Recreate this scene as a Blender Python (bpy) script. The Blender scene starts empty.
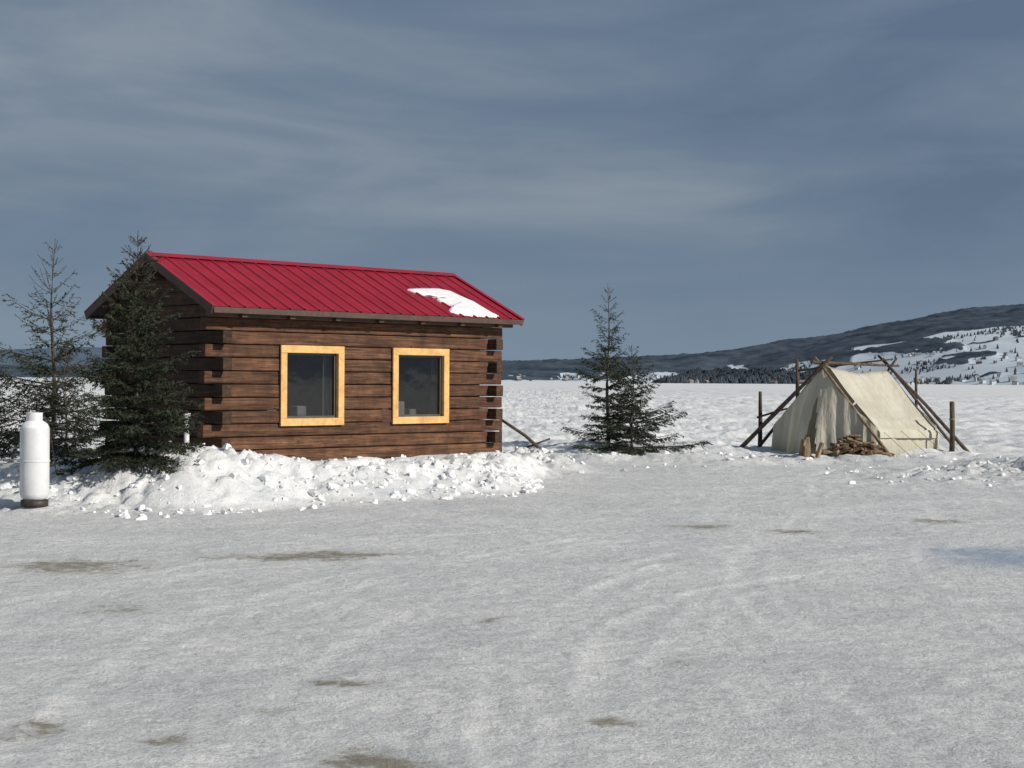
import bpy, bmesh, math, random
import numpy as np
from mathutils import Matrix, Vector
random.seed(5); rng=np.random.default_rng(5)
scene=bpy.context.scene
scene.view_settings.view_transform='Standard'
scene.view_settings.look='None'
scene.view_settings.exposure=0
CAMH=1.52
# ------------------------------------------------------------ helpers
def link(o,parent=None):
    scene.collection.objects.link(o)
    if parent: o.parent=parent
    return o
def empty(name,loc=(0,0,0),rotz=0):
    e=bpy.data.objects.new(name,None); e.location=loc; e.rotation_euler=(0,0,rotz)
    e.empty_display_size=.3
    return link(e)
def mesh_obj(name,verts,faces,mat=None,parent=None,smooth=False,loc=(0,0,0)):
    me=bpy.data.meshes.new(name)
    me.from_pydata([tuple(v) for v in verts],[],[tuple(f) for f in faces]); me.update()
    if smooth: me.polygons.foreach_set('use_smooth',[True]*len(me.polygons))
    o=bpy.data.objects.new(name,me); o.location=loc
    if mat: me.materials.append(mat)
    return link(o,parent)
def fast_mesh(name,V,F,mat,parent=None,smooth=False,loc=(0,0,0)):
    V=np.asarray(V,dtype=np.float32); F=np.asarray(F,dtype=np.int32)
    me=bpy.data.meshes.new(name); k=F.shape[1]
    me.vertices.add(len(V)); me.vertices.foreach_set('co',V.ravel())
    me.loops.add(F.size); me.loops.foreach_set('vertex_index',F.ravel())
    me.polygons.add(len(F)); me.polygons.foreach_set('loop_start',np.arange(len(F),dtype=np.int32)*k)
    me.polygons.foreach_set('loop_total',np.full(len(F),k,dtype=np.int32))
    me.polygons.foreach_set('use_smooth',np.full(len(F),smooth,dtype=bool))
    me.update(calc_edges=True); me.validate()
    me.materials.append(mat)
    o=bpy.data.objects.new(name,me); o.location=loc
    return link(o,parent)
class Builder:
    def __init__(s): s.v=[]; s.f=[]
    def add(s,verts,faces):
        b=len(s.v); s.v+= [tuple(v) for v in verts]; s.f+=[tuple(i+b for i in f) for f in faces]
    def box(s,x0,x1,y0,y1,z0,z1,bev=0.0):
        bm=bmesh.new(); bmesh.ops.create_cube(bm,size=1)
        for v in bm.verts:
            v.co=Vector(((x0+x1)/2+v.co.x*(x1-x0),(y0+y1)/2+v.co.y*(y1-y0),(z0+z1)/2+v.co.z*(z1-z0)))
        if bev>0: bmesh.ops.bevel(bm,geom=bm.edges[:],offset=bev,segments=2,affect='EDGES',profile=.6)
        bm.verts.index_update()
        s.add([v.co.copy() for v in bm.verts],[[v.index for v in f.verts] for f in bm.faces]); bm.free()
    def tube(s,pts,radii,n=8,cap=True):
        pts=[Vector(p) for p in pts]; vs=[];fs=[]
        for i,p in enumerate(pts):
            d=(pts[min(i+1,len(pts)-1)]-pts[max(i-1,0)]).normalized()
            a=d.cross(Vector((0,0,1)))
            if a.length<.05: a=d.cross(Vector((1,0,0)))
            a.normalize(); b=d.cross(a)
            for k in range(n):
                t=2*math.pi*k/n; vs.append(p+(a*math.cos(t)+b*math.sin(t))*radii[i])
        for i in range(len(pts)-1):
            for k in range(n):
                fs.append((i*n+k,i*n+(k+1)%n,(i+1)*n+(k+1)%n,(i+1)*n+k))
        if cap:
            fs.append(tuple(range(n))[::-1]); fs.append(tuple((len(pts)-1)*n+k for k in range(n)))
        s.add(vs,fs)
    def lathe(s,prof,n=28,c=(0,0,0)):
        vs=[];fs=[]
        for r,z in prof:
            for k in range(n):
                t=2*math.pi*k/n; vs.append((c[0]+r*math.cos(t),c[1]+r*math.sin(t),c[2]+z))
        for i in range(len(prof)-1):
            for k in range(n): fs.append((i*n+k,i*n+(k+1)%n,(i+1)*n+(k+1)%n,(i+1)*n+k))
        s.add(vs,fs)
    def obj(s,name,mat,parent=None,smooth=False,loc=(0,0,0)): return mesh_obj(name,s.v,s.f,mat,parent,smooth,loc)
# numpy noise
def _h(ix,iy,seed):
    h=(ix.astype(np.int64)*374761393+iy.astype(np.int64)*668265263+seed*974711)&0xffffffff
    h=((h^(h>>13))*1274126177)&0xffffffff
    h=(h^(h>>16))
    return h.astype(np.float64)/4294967295.0
def vn(x,y,seed=0):
    x=np.asarray(x,dtype=np.float64); y=np.asarray(y,dtype=np.float64)
    ix=np.floor(x); iy=np.floor(y); fx=x-ix; fy=y-iy
    fx=fx*fx*fx*(fx*(fx*6-15)+10); fy=fy*fy*fy*(fy*(fy*6-15)+10)
    a=_h(ix,iy,seed);b=_h(ix+1,iy,seed);c=_h(ix,iy+1,seed);d=_h(ix+1,iy+1,seed)
    return (a+(b-a)*fx+(c-a)*fy+(a-b-c+d)*fx*fy)*2-1
def fbm(x,y,seed=0,oc=3,g=.5):
    r=0;a=1;n=0
    for i in range(oc):
        c,s=math.cos(.6*i),math.sin(.6*i)
        r=r+a*vn((x*c-y*s)*2**i,(x*s+y*c)*2**i,seed+i*17); n+=a; a*=g
    return r/n
def billow(x,y,seed=0,oc=3,g=.5):
    r=0;a=1;n=0
    for i in range(oc):
        c,s=math.cos(.9*i+.3),math.sin(.9*i+.3)
        r=r+a*np.abs(vn((x*c-y*s)*2**i,(x*s+y*c)*2**i,seed+i*31)); n+=a; a*=g
    return r/n
def ss(a,b,x):
    t=np.clip((x-a)/(b-a),0,1); return t*t*(3-2*t)
# ------------------------------------------------------------ materials
def new_mat(name):
    m=bpy.data.materials.new(name); m.use_nodes=True
    nt=m.node_tree; nt.nodes.clear()
    out=nt.nodes.new('ShaderNodeOutputMaterial'); p=nt.nodes.new('ShaderNodeBsdfPrincipled')
    nt.links.new(p.outputs[0],out.inputs[0])
    return m,nt,p,out
def N(nt,t,**k):
    n=nt.nodes.new(t)
    for a,b in k.items(): setattr(n,a,b)
    return n
def ramp(nt,stops):
    r=N(nt,'ShaderNodeValToRGB'); e=r.color_ramp.elements
    while len(e)<len(stops): e.new(.5)
    for el,(p,c) in zip(e,stops):
        el.position=p; el.color=(c[0],c[1],c[2],1) if not isinstance(c,(int,float)) else (c,c,c,1)
    return r
def mixc(nt,a,b,fac,bt='MIX'):
    m=N(nt,'ShaderNodeMix',data_type='RGBA',blend_type=bt)
    for sock,val in ((m.inputs[0],fac),(m.inputs[6],a),(m.inputs[7],b)):
        if hasattr(val,'is_output'): nt.links.new(val,sock)
        else:
            sock.default_value = val if isinstance(val,(int,float)) else (val[0],val[1],val[2],1)
    return m.outputs[2]
def noise(nt,scale,detail=4,rough=.55,vec=None,dist=0):
    n=N(nt,'ShaderNodeTexNoise'); n.inputs['Scale'].default_value=scale
    n.inputs['Detail'].default_value=detail; n.inputs['Roughness'].default_value=rough
    n.inputs['Distortion'].default_value=dist
    if vec is not None: nt.links.new(vec,n.inputs['Vector'])
    return n.outputs[0]
def mapped(nt,scale=(1,1,1),kind='Object',rot=(0,0,0)):
    t=N(nt,'ShaderNodeTexCoord'); m=N(nt,'ShaderNodeMapping')
    m.inputs['Scale'].default_value=scale; m.inputs['Rotation'].default_value=rot
    nt.links.new(t.outputs[kind],m.inputs['Vector']); return m.outputs[0]
def bump(nt,p,h,strength,dist):
    b=N(nt,'ShaderNodeBump'); b.inputs['Strength'].default_value=strength; b.inputs['Distance'].default_value=dist
    nt.links.new(h,b.inputs['Height']); nt.links.new(b.outputs[0],p.inputs['Normal'])
def simple(name,c1,c2,scale=6,rough=.7,bs=.3,bd=.01,sc=(1,1,1),metal=0,island=0.0):
    m,nt,p,o=new_mat(name); v=mapped(nt,sc); n=noise(nt,scale,6,.6,v)
    r=ramp(nt,[(.3,c1),(.7,c2)]); nt.links.new(n,r.inputs[0]); col=r.outputs[0]
    if island>0:
        g=N(nt,'ShaderNodeNewGeometry'); rr=ramp(nt,[(0,1-island),(1,1+island*.6)]); nt.links.new(g.outputs['Random Per Island'],rr.inputs[0])
        col=mixc(nt,col,rr.outputs[0],1,'MULTIPLY')
    nt.links.new(col,p.inputs['Base Color'])
    p.inputs['Roughness'].default_value=rough; p.inputs['Metallic'].default_value=metal
    bump(nt,p,n,bs,bd); return m
# ground snow
def snow_ground_mat():
    m,nt,p,o=new_mat('snow_ground')
    v=mapped(nt); at=N(nt,'ShaderNodeAttribute',attribute_name='mask'); sep=N(nt,'ShaderNodeSeparateColor')
    nt.links.new(at.outputs['Color'],sep.inputs[0])
    n1=noise(nt,.9,6,.62,v); n2=noise(nt,9,6,.65,v); n3=noise(nt,45,6,.75,v)
    r1=ramp(nt,[(.3,(.67,.68,.685)),(.68,(.86,.855,.84))]); nt.links.new(n1,r1.inputs[0])
    r2=ramp(nt,[(.34,.78),(.60,1.0)]); nt.links.new(n2,r2.inputs[0])
    r3=ramp(nt,[(.38,.66),(.54,1.0)]); nt.links.new(n3,r3.inputs[0])
    packed=mixc(nt,mixc(nt,r1.outputs[0],r2.outputs[0],1,'MULTIPLY'),r3.outputs[0],1,'MULTIPLY')
    tm=N(nt,'ShaderNodeMath',operation='MULTIPLY'); nt.links.new(at.outputs['Alpha'],tm.inputs[0]); nt.links.new(r2.outputs[0],tm.inputs[1])
    packed=mixc(nt,packed,(.86,.86,.855),tm.outputs[0])
    n4=noise(nt,.6,5,.7,mapped(nt,(1,1.6,1)))
    rb=ramp(nt,[(.36,(.62,.645,.67)),(.52,(.80,.80,.795))]); nt.links.new(n4,rb.inputs[0])
    rb2=ramp(nt,[(.3,.90),(.6,1.0)]); nt.links.new(n2,rb2.inputs[0])
    lakec=mixc(nt,rb.outputs[0],rb2.outputs[0],1,'MULTIPLY')
    c=mixc(nt,lakec,packed,sep.outputs[1])
    c=mixc(nt,c,(.38,.44,.53),sep.outputs[2])  # bluish tint where a cast shadow is painted into the snow
    mx=N(nt,'ShaderNodeMath',operation='MULTIPLY_ADD'); nt.links.new(n2,mx.inputs[0]); mx.inputs[1].default_value=1.9; mx.inputs[2].default_value=-.95
    mz=N(nt,'ShaderNodeMath',operation='MULTIPLY_ADD'); nt.links.new(n3,mz.inputs[0]); mz.inputs[1].default_value=1.8
    mz.inputs[2].default_value=-.9
    my=N(nt,'ShaderNodeMath',operation='ADD'); nt.links.new(mx.outputs[0],my.inputs[0]); nt.links.new(sep.outputs[0],my.inputs[1])
    mw=N(nt,'ShaderNodeMath',operation='ADD'); nt.links.new(my.outputs[0],mw.inputs[0]); nt.links.new(mz.outputs[0],mw.inputs[1])
    rd=ramp(nt,[(.28,0),(.68,.92)]); nt.links.new(mw.outputs[0],rd.inputs[0])
    dcol=mixc(nt,(.15,.13,.09),(.34,.31,.24),n3)
    c=mixc(nt,c,dcol,rd.outputs[0])
    nt.links.new(c,p.inputs['Base Color']); 
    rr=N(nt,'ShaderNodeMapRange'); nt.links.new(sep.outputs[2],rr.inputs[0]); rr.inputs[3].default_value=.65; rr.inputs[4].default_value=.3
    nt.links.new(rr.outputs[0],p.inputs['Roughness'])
    p.inputs['Specular IOR Level'].default_value=.25
    add=N(nt,'ShaderNodeMath',operation='MULTIPLY_ADD'); nt.links.new(n3,add.inputs[0]); add.inputs[1].default_value=.5; nt.links.new(n2,add.inputs[2])
    bump(nt,p,add.outputs[0],.8,.04)
    return m
M_ground=snow_ground_mat()
M_snow=simple('fresh_snow',(.74,.75,.76),(.82,.82,.82),8,.6,.7,.03)
def wood_mat(name,ca,cb,cc,stretch,bs=.5,island=.3,knots=True,blotch=.55):
    m,nt,p,o=new_mat(name); v=mapped(nt,stretch); g=N(nt,'ShaderNodeNewGeometry')
    off=N(nt,'ShaderNodeVectorMath',operation='MULTIPLY_ADD'); 
    cm=N(nt,'ShaderNodeCombineXYZ'); 
    for i in range(3): nt.links.new(g.outputs['Random Per Island'],cm.inputs[i])
    nt.links.new(cm.outputs[0],off.inputs[0]); off.inputs[1].default_value=(37,53,71); nt.links.new(v,off.inputs[2])
    n=noise(nt,4,7,.70,off.outputs[0],.9); r=ramp(nt,[(.34,ca),(.49,cb),(.65,cc)]); nt.links.new(n,r.inputs[0])
    v2=mapped(nt,(1,1,1)); n2=noise(nt,4.2,6,.68,v2); r2=ramp(nt,[(.34,blotch),(.64,1.22)]); nt.links.new(n2,r2.inputs[0])
    c=mixc(nt,r.outputs[0],r2.outputs[0],1,'MULTIPLY')
    if knots:
        vo=N(nt,'ShaderNodeTexVoronoi'); vo.inputs['Scale'].default_value=3.3; v3=mapped(nt,(1.0,1.0,2.2)); nt.links.new(v3,vo.inputs['Vector'])
        rk=ramp(nt,[(.0,.12),(.14,1.0)]); nt.links.new(vo.outputs['Distance'],rk.inputs[0])
        c=mixc(nt,c,rk.outputs[0],1,'MULTIPLY')
    ri=ramp(nt,[(0,1-island),(1,1+island)]); nt.links.new(g.outputs['Random Per Island'],ri.inputs[0])
    c=mixc(nt,c,ri.outputs[0],1,'MULTIPLY')
    nt.links.new(c,p.inputs['Base Color']); p.inputs['Roughness'].default_value=.75; p.inputs['Specular IOR Level'].default_value=.3
    bump(nt,p,n,bs,.012); return m
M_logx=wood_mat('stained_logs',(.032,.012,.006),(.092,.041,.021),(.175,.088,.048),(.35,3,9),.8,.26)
M_logy_shaded=wood_mat('stained_logs_gable_shaded',(.022,.011,.006),(.055,.029,.016),(.095,.054,.033),(3,.35,9))  # log stain darkened here, gable shade put into the colour
M_trimw=simple('dark_brown_trim',(.040,.020,.014),(.08,.042,.028),8,.6)
M_frame=wood_mat('pine_frame',(.50,.285,.10),(.58,.345,.13),(.63,.40,.16),(2,2,2),.2,.04,False,.86)
M_red=simple('red_metal_roof',(.24,.007,.019),(.32,.012,.032),2.2,.42,.10,.005)
M_pole=wood_mat('weathered_pole',(.035,.025,.018),(.07,.05,.038),(.12,.09,.07),(6,6,1),.5,.3,False)
M_paleP=wood_mat('pale_pole',(.13,.09,.055),(.22,.155,.10),(.32,.24,.16),(6,6,1),.4,.2,False)
M_fire=wood_mat('firewood_bark',(.07,.045,.028),(.16,.105,.065),(.34,.24,.15),(5,5,5),.5,.5,False)
M_tankw=simple('white_tank_paint',(.54,.55,.56),(.70,.70,.70),5,.5,.12,.01)
M_darkm=simple('dark_rusty_metal',(.03,.028,.026),(.08,.06,.05),14,.6,.3,.01,metal=.4)
M_brass=simple('brass_valve',(.3,.2,.08),(.4,.28,.12),14,.4,.1,.01,metal=.9)
M_inside=simple('interior_dark',(.05,.052,.05),(.09,.09,.085),3,.8)
M_curt=simple('grey_curtain',(.15,.155,.16),(.28,.285,.29),3,.9,.3,.02,sc=(9,1,.4))
M_sash=simple('dark_sash',(.05,.05,.05),(.08,.08,.08),9,.5)
def glass():
    m=bpy.data.materials.new('window_glass'); m.use_nodes=True; nt=m.node_tree; nt.nodes.clear()
    o=N(nt,'ShaderNodeOutputMaterial'); mi=N(nt,'ShaderNodeMixShader'); t=N(nt,'ShaderNodeBsdfTransparent'); g=N(nt,'ShaderNodeBsdfGlossy')
    t.inputs[0].default_value=(.68,.71,.69,1); g.inputs['Roughness'].default_value=.06
    v=mapped(nt,(1,1,1)); n=noise(nt,2.4,3,.45,v); b=N(nt,'ShaderNodeBump'); b.inputs['Strength'].default_value=.14; b.inputs['Distance'].default_value=.02
    nt.links.new(n,b.inputs['Height']); nt.links.new(b.outputs[0],g.inputs['Normal'])
    f=N(nt,'ShaderNodeFresnel'); f.inputs[0].default_value=1.85
    nt.links.new(f.outputs[0],mi.inputs[0]); nt.links.new(t.outputs[0],mi.inputs[1]); nt.links.new(g.outputs[0],mi.inputs[2]); nt.links.new(mi.outputs[0],o.inputs[0])
    return m
M_glass=glass()
def canvas_mat():
    m,nt,p,o=new_mat('tent_canvas'); v=mapped(nt,(1,1,.5)); n=noise(nt,2.2,6,.6,v)
    r=ramp(nt,[(.25,(.42,.39,.31)),(.55,(.54,.51,.42)),(.8,(.62,.59,.50))]); nt.links.new(n,r.inputs[0])
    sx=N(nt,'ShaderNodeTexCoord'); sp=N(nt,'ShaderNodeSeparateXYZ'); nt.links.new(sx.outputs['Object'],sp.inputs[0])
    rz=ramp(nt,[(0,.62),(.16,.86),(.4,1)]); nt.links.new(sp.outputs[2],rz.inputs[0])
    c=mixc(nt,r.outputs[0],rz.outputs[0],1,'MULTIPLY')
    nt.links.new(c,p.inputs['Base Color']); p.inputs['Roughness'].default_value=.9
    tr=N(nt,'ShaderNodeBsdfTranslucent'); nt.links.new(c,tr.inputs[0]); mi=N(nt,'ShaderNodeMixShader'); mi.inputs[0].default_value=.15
    nt.links.new(p.outputs[0],mi.inputs[1]); nt.links.new(tr.outputs[0],mi.inputs[2]); nt.links.new(mi.outputs[0],o.inputs[0])
    v2=mapped(nt,(5,5,1.2)); n2=noise(nt,1.8,4,.55,v2); bump(nt,p,n2,.7,.06)
    return m
M_canvas=canvas_mat()
def foliage_mat():
    m,nt,p,o=new_mat('spruce_needles'); g=N(nt,'ShaderNodeNewGeometry'); v=mapped(nt); n=noise(nt,3,3,.5,v)
    r=ramp(nt,[(0,(.012,.018,.011)),(.55,(.028,.040,.021)),(1,(.065,.075,.040))]); nt.links.new(g.outputs['Random Per Island'],r.inputs[0])
    r2=ramp(nt,[(.3,.5),(.7,1.3)]); nt.links.new(n,r2.inputs[0])
    nt.links.new(mixc(nt,r.outputs[0],r2.outputs[0],1,'MULTIPLY'),p.inputs['Base Color']); p.inputs['Roughness'].default_value=.8
    p.inputs['Specular IOR Level'].default_value=.25
    return m
M_needle=foliage_mat()
M_bark=simple('spruce_bark',(.04,.032,.026),(.09,.072,.06),20,.9,.5,.01)
# ------------------------------------------------------------ cabin placement data (metres)
AX,AY=-4.014,21.62; TH=math.atan2(.6987,.7153); UX,UY=math.cos(TH),math.sin(TH); VX,VY=-UY,UX
L,W=5.24,2.71
def seg_dist(x,y,pts):
    d=np.full(x.shape,1e9)
    for (ax,ay),(bx,by) in zip(pts[:-1],pts[1:]):
        vx,vy=bx-ax,by-ay; t=np.clip(((x-ax)*vx+(y-ay)*vy)/(vx*vx+vy*vy),0,1)
        d=np.minimum(d,np.hypot(x-ax-t*vx,y-ay-t*vy))
    return d
def smooth_line(pts,it=3):
    pts=[np.array(p,float) for p in pts]
    for _ in range(it):
        q=[pts[0]]
        for a,b in zip(pts[:-1],pts[1:]): q+=[a*.75+b*.25,a*.25+b*.75]
        q.append(pts[-1]); pts=q
    return pts
def offset_line(pts,o):
    r=[]
    for i,p in enumerate(pts):
        d=pts[min(i+1,len(pts)-1)]-pts[max(i-1,0)]; d=d/np.linalg.norm(d); r.append(p+np.array([-d[1],d[0]])*o)
    return r
T=[ [(-.1,4),(-.03,6.3),(-.05,7.2),(0,8.7),(.11,10.2),(.51,11.9),(1.27,13.7),(2.5,15),(4.5,16),(8,17)],
    [(1.75,4),(1.77,6.3),(1.77,7.7),(1.69,9.1),(1.66,10.7),(1.8,12.6),(2.3,15),(3.4,18),(4.6,24)],
    [(-1.9,4),(-1.98,6.7),(-2.03,8.1),(-1.97,10.1),(-1.42,11.9),(-.53,13.6),(.8,14.9),(3,16.5),(7,18)],
    [(-6,7),(-4,9),(-3.4,11),(-2,13),(1,15),(5,17.5),(10,19)],
    [(6,5),(4.5,8),(3,11),(1.8,14),(1.5,18),(2.6,24),(3,30)],
    [(-8,12),(-4,13.5),(0,13.2),(4,12),(9,11)],
    [(.35,4),(.4,7),(.55,9),(1.0,10.8),(2.0,12.4),(4,13.6),(8,14.2)],
    [(-8,16),(-3,15.6),(1,17.5),(4,21),(6,27)],
    [(.12,4),(.17,6.3),(.13,7.2),(.18,8.7),(.30,10.2),(.72,11.8),(1.5,13.5),(2.7,14.7),(4.7,15.6),(8,16.5)],
    [(1.2,5),(1.25,8),(1.35,10),(1.5,12),(1.2,14),(0,17),(-1,19)]]
KS=(.9,.55,.6,.45,.3,.4,.6,.4,.8,.35)
TR=[]
for i,t in enumerate(T):
    s=smooth_line(t,2); k=KS[i]; TR.append((s,k))
    if i<8: TR.append((offset_line(s,1.45 if i!=1 else -1.5),k*.75))
def ground_z(x,y,full=False):
    x=np.asarray(x,float); y=np.asarray(y,float)
    lx=(x-AX)*UX+(y-AY)*UY; ly=(x-AX)*VX+(y-AY)*VY
    edge=30.3+.9*fbm(x*.35,y*0+3,5,3)-4.2*ss(7.3,10.5,x)
    edge=edge-6*ss(-6.3,-8.5,x)
    cleared=1-ss(-.3,.5,y-edge)
    z=.018*fbm(x*.5,y*.5,1,3)
    near=1-ss(60,90,y)
    z=z+cleared*(.013*fbm(x*3.1,y*3.1,2,4,.65)+.012*np.clip(fbm(x*9,y*9,8,2),0,1))
    tm=None
    if full:
        reg=(y<30)&(np.abs(x)<14)
        zz=np.zeros(x.shape); tm=np.zeros(x.shape)
        xs=x[reg]; ys=y[reg]; wob=.07*fbm(xs*1.3,ys*1.3,77,2)
        acc=np.zeros(xs.shape); tacc=np.zeros(xs.shape)
        for pi,(pts,st) in enumerate(TR):
            d=np.abs(seg_dist(xs,ys,pts)+wob)
            fade=ss(-.35,.40,fbm(xs*.55,ys*.55,pi*7+3,3))
            acc+=st*fade*(-.009*(1-ss(.06,.12,d))+.012*np.exp(-((d-.15)/.03)**2)+.006*np.exp(-((d-.05)/.016)**2))
            tacc=np.maximum(tacc,st*fade*np.exp(-((d-.13)/.06)**2))
        zz[reg]=acc; tm[reg]=tacc; z=z+zz*cleared*(1+.8*fbm(x*8,y*8,88,2))
    b=np.exp(-((y-edge)/.9)**2)*near
    z=z+b*(.03+.24*billow(x*1.1,y*1.1,11,5,.65))
    rough=ss(0,3,y-edge)
    far=1-.75*ss(120,500,y)
    z=z+rough*far*(.20*fbm(x*.16,y*.22,21,3)+.36*billow(x*.55,y*.7,23,5,.70)+.0)
    z=z+near*.36*np.exp(-(((x-.35)/.75)**2+((y-27.3)/1.1)**2))*(.6+1.2*billow(x*2,y*2,41,4,.6))
    z=z+near*.28*np.exp(-(((x-9.0)/2.8)**2+((y-26)/1.9)**2))*(.1+1.8*billow(x*1.6,y*1.6,43,5,.68))
    # bank thrown against the cabin
    dx=np.maximum(np.maximum(-1.2-lx,lx-L),0); dy=np.maximum(np.maximum(-ly,ly-W),0)
    d=np.hypot(dx,dy)
    e=3.3-2.15*ss(2.7,5.4,lx)-.6*ss(0,2,ly)+.25*fbm(x*1.1,y*1.1,51,3)
    H=.38+.24*np.exp(-((lx+1.2)/1.0)**2)*(1-ss(-.3,1.5,ly))
    H=H*(.22+.78*ss(-3.3,-2.1,lx))*(1-.7*ss(5.2,5.8,lx))
    prof=1-ss(.48,1.0,d/e)
    mid=np.exp(-((d/e-.6)/.36)**2)
    lump=billow(x*2.3,y*2.3,61,5,.68)
    bank=H*prof*(.93+.14*fbm(x*.9,y*.9,63,2))+ np.clip(lump-.25,-.2,.26)*.42*mid*prof**.35
    bank=np.where(d<e*1.05,np.maximum(bank,0),0)
    z=z+bank
    if full:
        return z,cleared*(1-ss(.02,.10,bank)),tm
    return z
def gz(x,y): return float(ground_z(np.array([x]),np.array([y]))[0])
# ------------------------------------------------------------ ground sheet
def axis_x():
    p=[0.0]
    while p[-1]<12000:
        a=p[-1]; st=.045 if a<6 else (a*.0085 if a<60 else (a-55)*.12+.5)
        p.append(a+st)
    p=np.array(p); return np.concatenate([-p[:0:-1],p])
def axis_y():
    p=[4.0]
    while p[-1]<14000:
        a=p[-1]
        st=.03 if a<10 else (.05 if a<28 else (a*.0045 if a<150 else (a-145)*.10+.7)); p.append(a+st)
    q=[]; a=4.0; st=.1
    while a>-400: a-=st; st*=1.35; q.append(a)
    return np.concatenate([np.array(q[::-1]),np.array(p)])
ax_=axis_x(); ay_=axis_y()
X,Y=np.meshgrid(ax_,ay_); nx,ny=len(ax_),len(ay_)
Z,PK,TM=ground_z(X,Y,True)
Z=np.where(Y>800,Z*.2,Z)
idx=np.arange(nx*ny).reshape(ny,nx)
F=np.stack([idx[:-1,:-1],idx[:-1,1:],idx[1:,1:],idx[1:,:-1]],-1).reshape(-1,4)
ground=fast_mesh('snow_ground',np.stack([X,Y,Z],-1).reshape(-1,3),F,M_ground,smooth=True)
dirt=np.zeros(X.shape)
wx=X+.22*fbm(X*2.3,Y*2.3,301,3); wy=Y+.22*fbm(X*2.3,Y*2.3,302,3)
for cx,cy,rx,ry,a in [(-1.94,13.7,.70,.32,.70),(-1.5,13.95,.5,.18,.78),(-3.5,12.9,.60,.60,.62),(-.78,7.95,.20,.13,.68),(-.51,6.42,.26,.23,.80),(-1.15,7.3,.10,.10,.50),
      (-1.53,6.76,.08,.08,.66),(-2.1,6.95,.16,.20,.70),(2.8,16.2,.28,.30,.72),(.39,7.05,.13,.09,.64),(4.76,17.8,.32,.34,.66),(2.05,16.6,.35,.3,.60),(-.1,10.2,.11,.18,.58),(-2.6,10.6,.3,.4,.40),(.9,8.6,.2,.2,.36)]:
    dirt=np.maximum(dirt,a*1.1*np.exp(-(((wx-cx)/rx)**2+((wy-cy)/ry)**2)))
dirt=np.maximum(dirt,.28*np.exp(-(((X-6.3)/1.2)**2+((Y-30.3)/.7)**2)))
dirt=np.maximum(dirt,.13*PK*ss(.0,.5,fbm(X*.5,Y*.5,95,3)))
shadow_patch=np.exp(-(((X-4.45)/.72)**4+((Y-14.0)/.75)**4))*.95  # cast shadow painted as a bluish, smoother patch of snow
shadow_patch=shadow_patch*ss(-.6,-.1,fbm(X*2,Y*2,91,2))
col=np.stack([dirt,PK,shadow_patch,np.clip(TM*.42,0,1)],-1).astype(np.float32)
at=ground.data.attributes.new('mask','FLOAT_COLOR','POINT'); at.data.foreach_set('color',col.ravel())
# clods
def ico(sub):
    bm=bmesh.new(); bmesh.ops.create_icosphere(bm,subdivisions=sub,radius=1); bm.verts.index_update()
    v=np.array([v.co[:] for v in bm.verts]); f=np.array([[q.index for q in g.verts] for g in bm.faces]); bm.free(); return v,f
iv,jf=ico(2)
cl=[]
for _ in range(850):
    lx=random.uniform(-3.2,5.2); ly=-random.triangular(.5,3.5,2.5)
    if lx<-1.0: ly=random.uniform(-3.3,.8)
    s=random.choice([.012,.018,.025,.035,.05])*random.uniform(.6,1.3)
    ee=3.3-2.15*float(ss(2.7,5.4,np.array(lx)))
    if -ly>ee: continue
    cl.append((AX+lx*UX+ly*VX,AY+lx*UY+ly*VY,s))
for _ in range(260):
    x=random.uniform(-.5,14); ed=30.3-4.2*float(ss(7.3,10.5,np.array(x)))
    cl.append((x,ed+random.gauss(0,.8),random.choice([.015,.02,.03,.05])*random.uniform(.5,1.2)))
for _ in range(180): cl.append((random.gauss(8.4,1.5),random.gauss(25.6,1.1),random.uniform(.015,.05)))
for _ in range(60): cl.append((random.gauss(.35,.5),random.gauss(27.2,.7),random.uniform(.02,.07)))
cl=np.array(cl); cz=ground_z(cl[:,0],cl[:,1])
Vs=[];Fs=[]
for k,(x,y,s) in enumerate(cl):
    p=iv.copy()
    for _ in range(5):
        nn=rng.standard_normal(3); nn/=np.linalg.norm(nn); dd=rng.uniform(.35,.7); h=p@nn; p=p-np.outer(np.maximum(h-dd,0),nn)
    sc=rng.uniform(.8,1.7,3)*s; sc[2]*=.75; p=p*sc
    a=rng.uniform(0,6.28); c,sn=math.cos(a),math.sin(a)
    p=np.stack([p[:,0]*c-p[:,1]*sn,p[:,0]*sn+p[:,1]*c,p[:,2]],-1)
    Vs.append(p+np.array([x,y,cz[k]+s*.1])); Fs.append(jf+len(iv)*k)
fast_mesh('snow_clods',np.concatenate(Vs),np.concatenate(Fs),M_snow,smooth=False)
# ------------------------------------------------------------ log cabin
cabin=empty('log_cabin',(AX,AY,0),TH)
P=.182; NR=14; TK=.15
wins=[(1.064,2.184),(3.104,4.224)]; WZ0,WZ1=.870,2.004
fx=Builder(); gy=Builder()
for r in range(NR):
    z0=r*P+.005; z1=(r+1)*P-.007; ev=(r%2==0); j=lambda:random.uniform(-.010,.010)
    x0,x1=(-.17+random.uniform(-.02,.02),L+.15) if ev else (TK+.002,L-TK-.002)
    segs=[(x0,x1)]
    if 5<=r<=10:
        segs=[]; c=x0
        for a,b in wins: segs.append((c,a+.055)); c=b-.055
        segs.append((c,x1))
    o=j()
    for a,b in segs: fx.box(a,b,o,TK+o,z0,z1,.018)
    o=j(); fx.box(x0,x1,W-TK+o,W+o,z0,z1,.014)
    y0,y1=(TK+.012,W-TK-.012) if ev else (-.17+random.uniform(-.02,.02),W+.17)
    for xx in (0,L-TK):
        o=j(); gy.box(xx+o,xx+TK+o,y0,y1,z0,z1,.014)
SL=.4704; EZ=2.49; OE=.303; OG=.235
r=NR
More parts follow.
